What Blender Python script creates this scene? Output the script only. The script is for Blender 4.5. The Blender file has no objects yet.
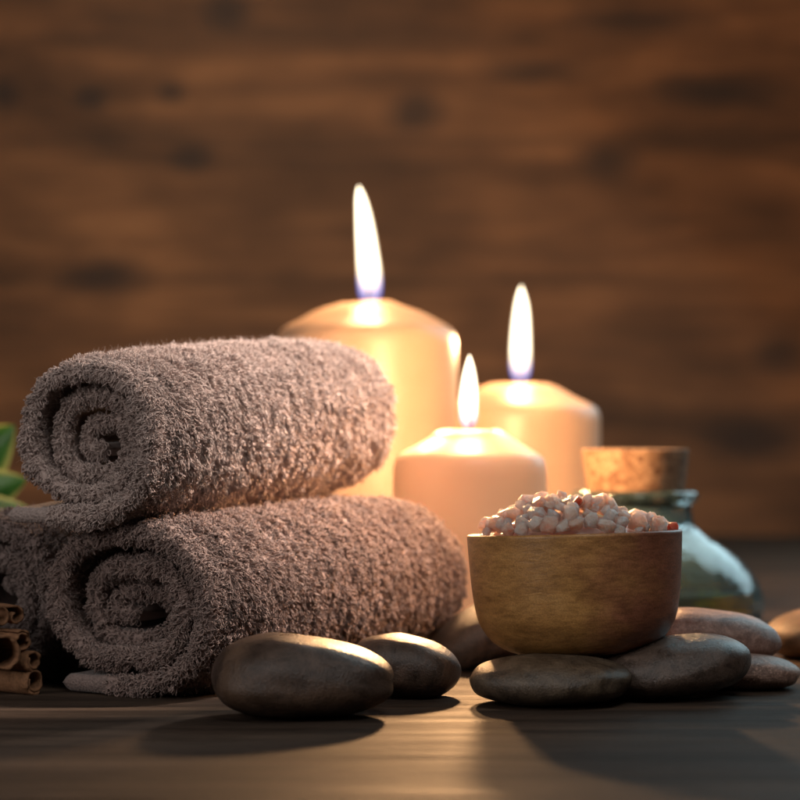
import bpy, bmesh, math, random
import numpy as np
from mathutils import Vector, Matrix, noise

random.seed(7)
RNG = np.random.default_rng(7)
scene = bpy.context.scene
COL = scene.collection

# ------------------------------------------------------------------ camera numbers
F, H, HZ = 2222.0, 0.1138, 430.0          # focal length in photo pixels, eye height (m), horizon row
def P(x, y, d):
    """photo pixel + depth -> world point"""
    return Vector(((x - 400.0) * d / F, d, H + (HZ - y) * d / F))
EYE = np.array([0.0, 0.0, H])

# ------------------------------------------------------------------ object helpers
def link(name, me, mat=None, parent=None, smooth=True):
    o = bpy.data.objects.new(name, me)
    COL.objects.link(o)
    if mat is not None:
        me.materials.append(mat)
    if smooth and len(me.polygons):
        me.polygons.foreach_set('use_smooth', [True] * len(me.polygons))
    if parent is not None:
        o.parent = parent
    return o

def empty(name, loc):
    o = bpy.data.objects.new(name, None)
    o.empty_display_size = 0.02
    COL.objects.link(o)
    o.location = loc
    return o

def tag(o, label=None, cat=None, group=None, kind=None):
    if label: o['label'] = label
    if cat: o['category'] = cat
    if group: o['group'] = group
    if kind: o['kind'] = kind
    return o

def mesh_np(name, V, Q):
    """vertices (n,3), faces (m,k)"""
    V = np.asarray(V, np.float32); Q = np.asarray(Q, np.int32)
    me = bpy.data.meshes.new(name)
    k = Q.shape[1]
    me.vertices.add(len(V)); me.vertices.foreach_set('co', V.ravel())
    me.loops.add(Q.size); me.loops.foreach_set('vertex_index', Q.ravel())
    me.polygons.add(len(Q))
    me.polygons.foreach_set('loop_start', np.arange(0, Q.size, k, dtype=np.int32))
    me.polygons.foreach_set('loop_total', np.full(len(Q), k, np.int32))
    me.update(calc_edges=True)
    return me

def lathe(name, prof, seg=96, closed=False):
    """prof = list of (r,z)"""
    V, Q = [], []
    n = len(prof)
    for r, z in prof:
        for j in range(seg):
            a = 2 * math.pi * j / seg
            V.append((max(r, 1e-5) * math.cos(a), max(r, 1e-5) * math.sin(a), z))
    m = n if closed else n - 1
    for i in range(m):
        i2 = (i + 1) % n
        for j in range(seg):
            j2 = (j + 1) % seg
            Q.append((i * seg + j, i * seg + j2, i2 * seg + j2, i2 * seg + j))
    me = mesh_np(name, V, Q)
    bm = bmesh.new(); bm.from_mesh(me)
    bmesh.ops.remove_doubles(bm, verts=bm.verts, dist=3e-5)
    bmesh.ops.recalc_face_normals(bm, faces=bm.faces)
    bm.to_mesh(me); bm.free()
    return me

def smooth_prof(pts, n=60):
    """Catmull-Rom through (r,z) points"""
    pts = [Vector((p[0], p[1])) for p in pts]
    ext = [pts[0] * 2 - pts[1]] + pts + [pts[-1] * 2 - pts[-2]]
    out = []
    per = max(2, n // (len(pts) - 1))
    for i in range(1, len(ext) - 2):
        p0, p1, p2, p3 = ext[i - 1], ext[i], ext[i + 1], ext[i + 2]
        for k in range(per):
            t = k / per
            q = 0.5 * ((2 * p1) + (p2 - p0) * t + (2 * p0 - 5 * p1 + 4 * p2 - p3) * t * t + (3 * p1 - p0 - 3 * p2 + p3) * t ** 3)
            out.append((max(q.x, 0.0), q.y))
    out.append(tuple(pts[-1]))
    return out

# ------------------------------------------------------------------ material helpers
class NT:
    def __init__(self, name):
        self.m = bpy.data.materials.new(name); self.m.use_nodes = True
        self.t = self.m.node_tree; self.t.nodes.clear()
        self.out = self.n('ShaderNodeOutputMaterial')
    def n(self, typ, **kw):
        nd = self.t.nodes.new(typ)
        for k, v in kw.items(): setattr(nd, k, v)
        return nd
    def l(self, a, b): self.t.links.new(a, b)
    def set(self, nd, **kw):
        for k, v in kw.items():
            s = nd.inputs[k.replace('_', ' ')]
            if hasattr(v, 'is_output'): self.l(v, s)
            else: s.default_value = v
        return nd
    def coord(self, scale=(1, 1, 1), loc=(0, 0, 0), rot=(0, 0, 0), src='Object'):
        tc = self.n('ShaderNodeTexCoord'); mp = self.n('ShaderNodeMapping')
        self.l(tc.outputs[src], mp.inputs['Vector'])
        mp.inputs['Scale'].default_value = scale; mp.inputs['Location'].default_value = loc; mp.inputs['Rotation'].default_value = rot
        return mp.outputs['Vector']
    def noise(self, vec, scale, detail=4, rough=0.55, dist=0.0):
        nd = self.n('ShaderNodeTexNoise')
        self.l(vec, nd.inputs['Vector'])
        nd.inputs['Scale'].default_value = scale; nd.inputs['Detail'].default_value = detail
        nd.inputs['Roughness'].default_value = rough; nd.inputs['Distortion'].default_value = dist
        return nd.outputs['Fac']
    def ramp(self, fac, stops):
        nd = self.n('ShaderNodeValToRGB')
        self.l(fac, nd.inputs['Fac'])
        cr = nd.color_ramp
        while len(cr.elements) > 1: cr.elements.remove(cr.elements[-1])
        for i, (p, c) in enumerate(stops):
            e = cr.elements[0] if i == 0 else cr.elements.new(p)
            e.position = p; e.color = (*c, 1) if len(c) == 3 else c
        return nd.outputs['Color']
    def mix(self, fac, a, b, typ='MIX'):
        nd = self.n('ShaderNodeMix', data_type='RGBA', blend_type=typ)
        for s, v in ((nd.inputs[0], fac), (nd.inputs[6], a), (nd.inputs[7], b)):
            if hasattr(v, 'is_output'): self.l(v, s)
            elif isinstance(v, (tuple, list)): s.default_value = (*v, 1) if len(v) == 3 else v
            else: s.default_value = v
        return nd.outputs[2]
    def math(self, op, a, b=0.0, clamp=False):
        nd = self.n('ShaderNodeMath', operation=op, use_clamp=clamp)
        for s, v in ((nd.inputs[0], a), (nd.inputs[1], b)):
            if hasattr(v, 'is_output'): self.l(v, s)
            else: s.default_value = v
        return nd.outputs[0]
    def maprange(self, v, a, b, c, d):
        nd = self.n('ShaderNodeMapRange'); self.l(v, nd.inputs[0])
        for i, x in enumerate((a, b, c, d)): nd.inputs[i + 1].default_value = x
        return nd.outputs[0]
    def bump(self, h, strength=0.3, dist=0.001):
        nd = self.n('ShaderNodeBump')
        self.l(h, nd.inputs['Height'])
        nd.inputs['Strength'].default_value = strength; nd.inputs['Distance'].default_value = dist
        return nd.outputs['Normal']
    def principled(self, **kw):
        nd = self.n('ShaderNodeBsdfPrincipled')
        self.set(nd, **kw)
        self.l(nd.outputs[0], self.out.inputs['Surface'])
        return nd

def mat_towel(name, base):
    k = NT(name)
    at = k.n('ShaderNodeAttribute', attribute_name='tint')
    big = k.noise(k.coord(), 45, 3)
    v = k.math('ADD', k.math('MULTIPLY', at.outputs['Fac'], 0.75), k.math('MULTIPLY', big, 0.35))
    b = base
    c = k.ramp(v, [(0.0, tuple(x * 0.5 for x in b)), (0.5, b), (1.0, tuple(min(1, x * 1.45) for x in b))])
    p = k.principled(Base_Color=c, Roughness=0.95, Sheen_Weight=0.25, Sheen_Roughness=0.5)
    p.inputs['Specular IOR Level'].default_value = 0.15
    tr = k.n('ShaderNodeBsdfTranslucent'); k.l(c, tr.inputs['Color'])
    mx = k.n('ShaderNodeMixShader'); mx.inputs[0].default_value = 0.12
    k.l(p.outputs[0], mx.inputs[1]); k.l(tr.outputs[0], mx.inputs[2]); k.l(mx.outputs[0], k.out.inputs['Surface'])
    return k.m

def mat_hem(name, base):
    k = NT(name)
    vec = k.coord()
    n = k.noise(vec, 900, 2)
    wv = k.n('ShaderNodeTexVoronoi'); k.l(vec, wv.inputs['Vector']); wv.inputs['Scale'].default_value = 900
    c = k.ramp(n, [(0.3, tuple(x * 0.75 for x in base)), (0.7, tuple(x * 1.2 for x in base))])
    k.principled(Base_Color=c, Roughness=0.95, Sheen_Weight=0.2, Normal=k.bump(wv.outputs['Distance'], 0.9, 0.0006))
    return k.m

def mat_stone(name, dark, light, patch, speck=0.5, rough=0.36, seed=0.0, patch_amt=0.5):
    k = NT(name)
    vec = k.coord(loc=(seed, seed * 2.3, seed * 0.7))
    big = k.noise(vec, 38, 5, 0.6, 0.6)
    mid = k.noise(vec, 90, 7, 0.68, 0.8)
    fine = k.noise(vec, 1100, 4, 0.7)
    c = k.ramp(mid, [(0.38, tuple(x * 0.75 for x in dark)), (0.52, tuple((x + y) / 2 for x, y in zip(dark, light))), (0.66, tuple(x * 1.25 for x in light))])
    c = k.mix(k.math('MULTIPLY', k.maprange(big, 0.48, 0.68, 0, 1), patch_amt), c, patch)
    c = k.mix(k.math('MULTIPLY', k.maprange(fine, 0.54, 0.68, 0, 1), speck), c, tuple(min(1, x * 2.4) for x in light))
    c = k.mix(k.math('MULTIPLY', k.maprange(fine, 0.46, 0.34, 0, 1), 0.5), c, tuple(x * 0.5 for x in dark))
    vein = k.noise(k.coord(scale=(1, 1.4, 2.2), loc=(seed, 0, seed)), 55, 6, 0.7, 1.6)
    c = k.mix(k.math('MULTIPLY', k.maprange(k.math('ABSOLUTE', k.math('SUBTRACT', vein, 0.5)), 0.0, 0.012, 0.5, 0.0), patch_amt), c, tuple(min(1, x * 1.9) for x in light))
    vo = k.n('ShaderNodeTexVoronoi'); k.l(vec, vo.inputs['Vector']); vo.inputs['Scale'].default_value = 260
    pit = k.maprange(vo.outputs['Distance'], 0.05, 0.22, 0, 1)
    hgt = k.math('ADD', k.math('MULTIPLY', fine, 0.8), k.math('ADD', mid, k.math('MULTIPLY', pit, 0.25)))
    rg = k.maprange(mid, 0.3, 0.7, rough - 0.09, rough + 0.10)
    p = k.principled(Base_Color=c, Roughness=rg, Normal=k.bump(hgt, 0.5, 0.0009))
    p.inputs['Specular IOR Level'].default_value = 0.5
    return k.m

def mat_table():
    k = NT('dark_table_wood')
    v1 = k.coord(scale=(1.2, 16, 1)); v2 = k.coord(scale=(2.4, 36, 1)); v3 = k.coord(scale=(25, 420, 1))
    a = k.noise(v1, 2.2, 5, 0.6, 0.8); b = k.noise(v2, 2.0, 5, 0.65, 0.5); c_ = k.noise(v3, 2.0, 3, 0.6)
    c = k.ramp(a, [(0.25, (0.028, 0.021, 0.017)), (0.5, (0.058, 0.042, 0.033)), (0.75, (0.115, 0.080, 0.058))])
    c = k.mix(0.55, c, k.ramp(b, [(0.34, (0.25, 0.23, 0.22)), (0.62, (1.35, 1.28, 1.2))]), 'MULTIPLY')
    c = k.mix(0.6, c, k.ramp(c_, [(0.35, (0.5, 0.5, 0.5)), (0.65, (1.2, 1.2, 1.2))]), 'MULTIPLY')
    v4 = k.coord(scale=(60, 900, 1)); pore = k.noise(v4, 1.5, 4, 0.7)
    c = k.mix(k.math('MULTIPLY', k.maprange(pore, 0.56, 0.66, 0, 1), 0.7), c, (0.018, 0.012, 0.010))
    dust = k.noise(k.coord(), 1600, 2, 0.5)
    c = k.mix(k.math('MULTIPLY', k.maprange(dust, 0.66, 0.76, 0, 1), 0.35), c, (0.30, 0.24, 0.19))
    h = k.math('SUBTRACT', k.math('ADD', k.math('MULTIPLY', b, 0.8), k.math('MULTIPLY', c_, 0.45)), k.math('MULTIPLY', pore, 0.6))
    p = k.principled(Base_Color=c, Roughness=k.maprange(b, 0.3, 0.7, 0.52, 0.72), Normal=k.bump(h, 0.5, 0.0012))
    p.inputs['Specular IOR Level'].default_value = 0.07
    return k.m

WALL_Y = 2.46
def mat_wall():
    k = NT('rustic_wall_wood')
    tc = k.n('ShaderNodeTexCoord'); sep = k.n('ShaderNodeSeparateXYZ'); k.l(tc.outputs['Object'], sep.inputs[0])
    v1 = k.coord(scale=(1, 1, 7)); v2 = k.coord(scale=(3, 1, 40)); v3 = k.coord(scale=(2.2, 1, 3.5), loc=(3, 0, 1))
    a = k.noise(v1, 2.4, 4, 0.6, 0.9); b = k.noise(v2, 2.0, 4, 0.6, 0.6); g = k.noise(v3, 3.2, 3, 0.5)
    c = k.ramp(a, [(0.28, (0.085, 0.042, 0.020)), (0.5, (0.178, 0.084, 0.036)), (0.74, (0.31, 0.152, 0.066))])
    c = k.mix(0.2, c, k.ramp(b, [(0.3, (0.5, 0.48, 0.46)), (0.7, (1.2, 1.2, 1.2))]), 'MULTIPLY')
    c = k.mix(0.8, c, k.ramp(g, [(0.33, (0.45, 0.42, 0.4)), (0.62, (1.15, 1.12, 1.1))]), 'MULTIPLY')
    # plank joints every 0.155 m
    zz = k.math('FRACT', k.math('DIVIDE', k.math('ADD', sep.outputs['Z'], 0.03), 0.155))
    seam = k.math('MULTIPLY', k.maprange(k.math('ABSOLUTE', k.math('SUBTRACT', zz, 0.5)), 0.44, 0.495, 0, 1), 0.3)
    c = k.mix(seam, c, (0.03, 0.016, 0.009))
    # dark knots in the boards: position on the wall (m), radii (m)
    wob = k.math('MULTIPLY', k.math('SUBTRACT', k.noise(k.coord(), 14, 3), 0.5), 0.9)
    mask = None
    for x, y, rx, rz in [(226, 12, 26, 20), (418, 112, 30, 22), (608, 160, 30, 20), (102, 276, 42, 20), (4, 96, 18, 20), (90, 98, 16, 13),
                         (172, 92, 16, 12), (190, 158, 22, 15), (782, 352, 34, 24), (716, 90, 60, 18), (640, 22, 70, 18), (752, 440, 50, 24), (540, 70, 60, 14)]:
        q = P(x, y, WALL_Y)
        dx = k.math('MULTIPLY', k.math('SUBTRACT', sep.outputs['X'], q.x), F / WALL_Y / rx)
        dz = k.math('MULTIPLY', k.math('SUBTRACT', sep.outputs['Z'], q.z), F / WALL_Y / rz)
        r = k.math('SQRT', k.math('ADD', k.math('MULTIPLY', dx, dx), k.math('MULTIPLY', dz, dz)))
        kn = k.maprange(k.math('ADD', r, wob), 0.35, 1.35, 1, 0)
        mask = kn if mask is None else k.math('MAXIMUM', mask, kn)
    c = k.mix(k.math('MULTIPLY', mask, 0.8), c, (0.022, 0.014, 0.012))
    k.principled(Base_Color=c, Roughness=0.7, Normal=k.bump(b, 0.4, 0.002))
    return k.m

def mat_wax(name, col, glow=0.0):
    k = NT(name)
    n = k.noise(k.coord(), 60, 3)
    c = k.mix(0.25, col, k.ramp(n, [(0.3, tuple(x * 0.8 for x in col)), (0.7, col)]))
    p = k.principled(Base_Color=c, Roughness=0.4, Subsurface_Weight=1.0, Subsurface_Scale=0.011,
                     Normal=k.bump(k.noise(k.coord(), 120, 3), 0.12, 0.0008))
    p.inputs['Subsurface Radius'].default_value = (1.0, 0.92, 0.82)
    p.inputs['Emission Color'].default_value = (1.0, 0.42, 0.17, 1); p.inputs['Emission Strength'].default_value = glow  # even emission stands in for flame light scattered inside the wax
    return k.m

def mat_flame():
    k = NT('candle_flame')
    at = k.n('ShaderNodeAttribute', attribute_name='rise')
    h = at.outputs['Fac']
    lw = k.n('ShaderNodeLayerWeight'); lw.inputs['Blend'].default_value = 0.5
    face = k.math('SUBTRACT', 1.0, lw.outputs['Facing'])
    core = k.maprange(h, 0.10, 0.26, 0, 1)
    hot = k.mix(k.maprange(face, 0.1, 0.5, 0, 1), (1.0, 0.42, 0.10), (1.0, 0.84, 0.58))
    low = k.mix(k.maprange(face, 0.35, 0.85, 0, 1), (0.10, 0.20, 1.0), (1.0, 0.72, 0.50))
    col = k.mix(core, low, hot)
    edge = k.math('POWER', k.maprange(face, 0.02, 0.70, 0.0, 1.0), 2.0)
    st = k.math('MULTIPLY', k.maprange(h, 0.05, 0.34, 0.16, 2.5), edge)
    em = k.n('ShaderNodeEmission'); k.l(col, em.inputs['Color']); k.l(st, em.inputs['Strength'])
    bl = k.n('ShaderNodeEmission'); bl.inputs['Color'].default_value = (0.10, 0.24, 1.0, 1)
    k.l(k.math('MULTIPLY', k.math('MULTIPLY', k.maprange(h, 0.06, 0.26, 1, 0), k.math('POWER', face, 0.4)), 0.32), bl.inputs['Strength'])
    a2 = k.n('ShaderNodeAddShader'); k.l(em.outputs[0], a2.inputs[0]); k.l(bl.outputs[0], a2.inputs[1])
    tr = k.n('ShaderNodeBsdfTransparent')
    ad = k.n('ShaderNodeAddShader'); k.l(a2.outputs[0], ad.inputs[0]); k.l(tr.outputs[0], ad.inputs[1])
    k.l(ad.outputs[0], k.out.inputs['Surface'])
    return k.m

def mat_bowl():
    k = NT('turned_bowl_wood')
    tc = k.n('ShaderNodeTexCoord'); sep = k.n('ShaderNodeSeparateXYZ'); k.l(tc.outputs['Object'], sep.inputs[0])
    v1 = k.coord(scale=(18, 18, 55)); v2 = k.coord(scale=(110, 110, 420)); v3 = k.coord(scale=(20, 20, 30))
    a = k.noise(v1, 1.6, 5, 0.6, 1.2); b = k.noise(v2, 1.3, 4, 0.65, 0.4); g = k.noise(v3, 1.6, 4, 0.6)
    fine = k.noise(k.coord(), 1500, 2)
    c = k.ramp(a, [(0.25, (0.27, 0.128, 0.038)), (0.55, (0.44, 0.225, 0.070)), (0.8, (0.54, 0.30, 0.105))])
    red = k.ramp(a, [(0.25, (0.17, 0.062, 0.034)), (0.75, (0.36, 0.14, 0.075))])
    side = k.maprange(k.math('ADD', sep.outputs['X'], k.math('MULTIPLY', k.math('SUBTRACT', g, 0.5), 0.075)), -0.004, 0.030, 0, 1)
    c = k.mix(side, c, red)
    c = k.mix(0.42, c, k.ramp(b, [(0.36, (0.42, 0.38, 0.34)), (0.56, (1.15, 1.15, 1.15))]), 'MULTIPLY')
    c = k.mix(0.5, c, k.ramp(fine, [(0.35, (0.6, 0.6, 0.6)), (0.65, (1.2, 1.2, 1.2))]), 'MULTIPLY')
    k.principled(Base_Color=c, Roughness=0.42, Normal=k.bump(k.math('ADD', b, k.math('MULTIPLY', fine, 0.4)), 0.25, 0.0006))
    return k.m

def mat_salt(name, col, trans=0.45, rough=0.32):
    k = NT(name)
    oi = k.n('ShaderNodeObjectInfo')
    n = k.noise(k.coord(), 0.9, 4, 0.6)
    c = k.mix(k.maprange(n, 0.42, 0.66, 0, 1), col, tuple(x * y for x, y in zip(col, (0.92, 0.52, 0.42))))
    c = k.mix(k.math('MULTIPLY', oi.outputs['Random'], 0.7), c, tuple(min(1, x * y) for x, y in zip(col, (1.02, 1.12, 1.12))))
    p = k.principled(Base_Color=c, Roughness=rough, Subsurface_Weight=1.0, Subsurface_Scale=0.012, Transmission_Weight=trans,
                     Normal=k.bump(k.noise(k.coord(), 1.2, 5, 0.7), 0.35, 0.06))
    p.inputs['IOR'].default_value = 1.45
    p.inputs['Subsurface Radius'].default_value = (1.0, 0.75, 0.65)
    tr = k.n('ShaderNodeBsdfTranslucent'); k.l(c, tr.inputs['Color'])
    mx = k.n('ShaderNodeMixShader'); mx.inputs[0].default_value = 0.22
    k.l(p.outputs[0], mx.inputs[1]); k.l(tr.outputs[0], mx.inputs[2]); k.l(mx.outputs[0], k.out.inputs['Surface'])
    return k.m

def mat_cork():
    k = NT('agglomerated_cork')
    vec = k.coord()
    vo = k.n('ShaderNodeTexVoronoi'); k.l(vec, vo.inputs['Vector']); vo.inputs['Scale'].default_value = 330
    ed = k.n('ShaderNodeTexVoronoi', feature='DISTANCE_TO_EDGE'); k.l(vec, ed.inputs['Vector']); ed.inputs['Scale'].default_value = 330
    n = k.noise(vec, 120, 5, 0.65); f = k.noise(vec, 900, 3, 0.6)
    sepc = k.n('ShaderNodeSeparateColor'); k.l(vo.outputs['Color'], sepc.inputs[0])
    c = k.ramp(sepc.outputs[0], [(0.0, (0.15, 0.075, 0.038)), (0.5, (0.28, 0.165, 0.092)), (1.0, (0.40, 0.25, 0.145))])
    c = k.mix(k.maprange(ed.outputs['Distance'], 0.0, 0.09, 0.55, 0.0), c, (0.11, 0.05, 0.025))
    c = k.mix(k.maprange(n, 0.55, 0.7, 0, 0.65), c, (0.13, 0.06, 0.03))
    c = k.mix(0.5, c, k.ramp(f, [(0.35, (0.65, 0.65, 0.65)), (0.65, (1.2, 1.2, 1.2))]), 'MULTIPLY')
    k.principled(Base_Color=c, Roughness=0.85, Normal=k.bump(k.math('ADD', n, f), 0.5, 0.0008))
    return k.m

def mat_glass():
    k = NT('aqua_bottle_glass')
    nb = k.bump(k.noise(k.coord(), 34, 3), 0.30, 0.006)
    p = k.principled(Base_Color=(0.84, 0.97, 0.98, 1), Roughness=0.015, Transmission_Weight=1.0, Normal=nb)
    p.inputs['IOR'].default_value = 1.48
    # cloudy teal diffuse mixed in, standing for pale light refracted through the glass
    cl = k.maprange(k.noise(k.coord(scale=(1, 1, 0.5)), 26, 4, 0.6, 1.0), 0.35, 0.7, 0.03, 0.19)
    d = k.n('ShaderNodeBsdfTranslucent'); d.inputs['Color'].default_value = (0.42, 0.74, 0.78, 1)
    e = k.n('ShaderNodeBsdfDiffuse'); e.inputs['Color'].default_value = (0.42, 0.74, 0.78, 1)
    m0 = k.n('ShaderNodeMixShader'); k.l(d.outputs[0], m0.inputs[1]); k.l(e.outputs[0], m0.inputs[2])
    mx = k.n('ShaderNodeMixShader'); k.l(cl, mx.inputs[0]); k.l(p.outputs[0], mx.inputs[1]); k.l(m0.outputs[0], mx.inputs[2])
    k.l(mx.outputs[0], k.out.inputs['Surface'])
    return k.m

def mat_oil():
    k = NT('olive_oil')
    p = k.principled(Base_Color=(0.85, 0.68, 0.06, 1), Roughness=0.0, Transmission_Weight=1.0)
    p.inputs['IOR'].default_value = 1.47
    ab = k.n('ShaderNodeVolumeAbsorption'); ab.inputs['Color'].default_value = (0.64, 0.62, 0.02, 1); ab.inputs['Density'].default_value = 26
    k.l(ab.outputs[0], k.out.inputs['Volume'])
    return k.m

def mat_cinnamon():
    k = NT('cinnamon_bark')
    v = k.coord(scale=(1, 1, 1))
    a = k.noise(v, 90, 5, 0.65, 0.8); f = k.noise(v, 700, 4, 0.65)
    c = k.ramp(a, [(0.3, (0.13, 0.058, 0.026)), (0.6, (0.27, 0.13, 0.06)), (0.8, (0.36, 0.21, 0.12))])
    c = k.mix(0.6, c, k.ramp(f, [(0.3, (0.5, 0.5, 0.5)), (0.7, (1.25, 1.25, 1.25))]), 'MULTIPLY')
    k.principled(Base_Color=c, Roughness=0.85, Normal=k.bump(k.math('ADD', a, f), 0.6, 0.0008))
    return k.m

def mat_leaf():
    k = NT('green_leaf')
    at = k.n('ShaderNodeAttribute', attribute_name='rim')
    n = k.noise(k.coord(), 60, 3)
    c = k.ramp(n, [(0.3, (0.018, 0.085, 0.018)), (0.7, (0.05, 0.18, 0.035))])
    c = k.mix(k.maprange(at.outputs['Fac'], 0.62, 0.95, 0, 1), c, (0.42, 0.48, 0.16))
    p = k.principled(Base_Color=c, Roughness=0.35)
    tr = k.n('ShaderNodeBsdfTranslucent'); k.l(c, tr.inputs['Color'])
    mx = k.n('ShaderNodeMixShader'); mx.inputs[0].default_value = 0.3
    k.l(p.outputs[0], mx.inputs[1]); k.l(tr.outputs[0], mx.inputs[2]); k.l(mx.outputs[0], k.out.inputs['Surface'])
    return k.m

def mat_plain(name, col, rough=0.8):
    k = NT(name)
    n = k.noise(k.coord(), 400, 3)
    c = k.mix(n, tuple(x * 0.7 for x in col), col)
    k.principled(Base_Color=c, Roughness=rough)
    return k.m

# ------------------------------------------------------------------ the setting
def sheet(name, x0, x1, y0, y1, nx, ny, z=0.0):
    xs = np.linspace(x0, x1, nx); ys = np.linspace(y0, y1, ny)
    V = [(x, y, z) for y in ys for x in xs]
    Q = [(j * nx + i, j * nx + i + 1, (j + 1) * nx + i + 1, (j + 1) * nx + i) for j in range(ny - 1) for i in range(nx - 1)]
    return mesh_np(name, V, Q)

bm = bmesh.new()
bmesh.ops.create_cube(bm, size=1.0)
bmesh.ops.scale(bm, verts=bm.verts, vec=(3.2, 2.36, 0.04))
bmesh.ops.translate(bm, verts=bm.verts, vec=(0, 0.05 + 1.18, -0.02))
bmesh.ops.bevel(bm, geom=list(bm.edges), offset=0.004, segments=2, affect='EDGES')
me = bpy.data.meshes.new('table'); bm.to_mesh(me); bm.free()
tag(link('table', me, mat_table(), smooth=False), kind='structure')

bm = bmesh.new()
bmesh.ops.create_cube(bm, size=1.0)
bmesh.ops.scale(bm, verts=bm.verts, vec=(4.4, 0.04, 2.2))
bmesh.ops.translate(bm, verts=bm.verts, vec=(0, WALL_Y + 0.02, 0.7))
me = bpy.data.meshes.new('wall'); bm.to_mesh(me); bm.free()
tag(link('wall', me, mat_wall(), smooth=False), kind='structure')

# ------------------------------------------------------------------ towels
def vnoise(x, y, z):
    return noise.noise(Vector((x, y, z)))

def nrm(a):
    return a / np.maximum(np.linalg.norm(a, axis=-1, keepdims=True), 1e-9)

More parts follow.
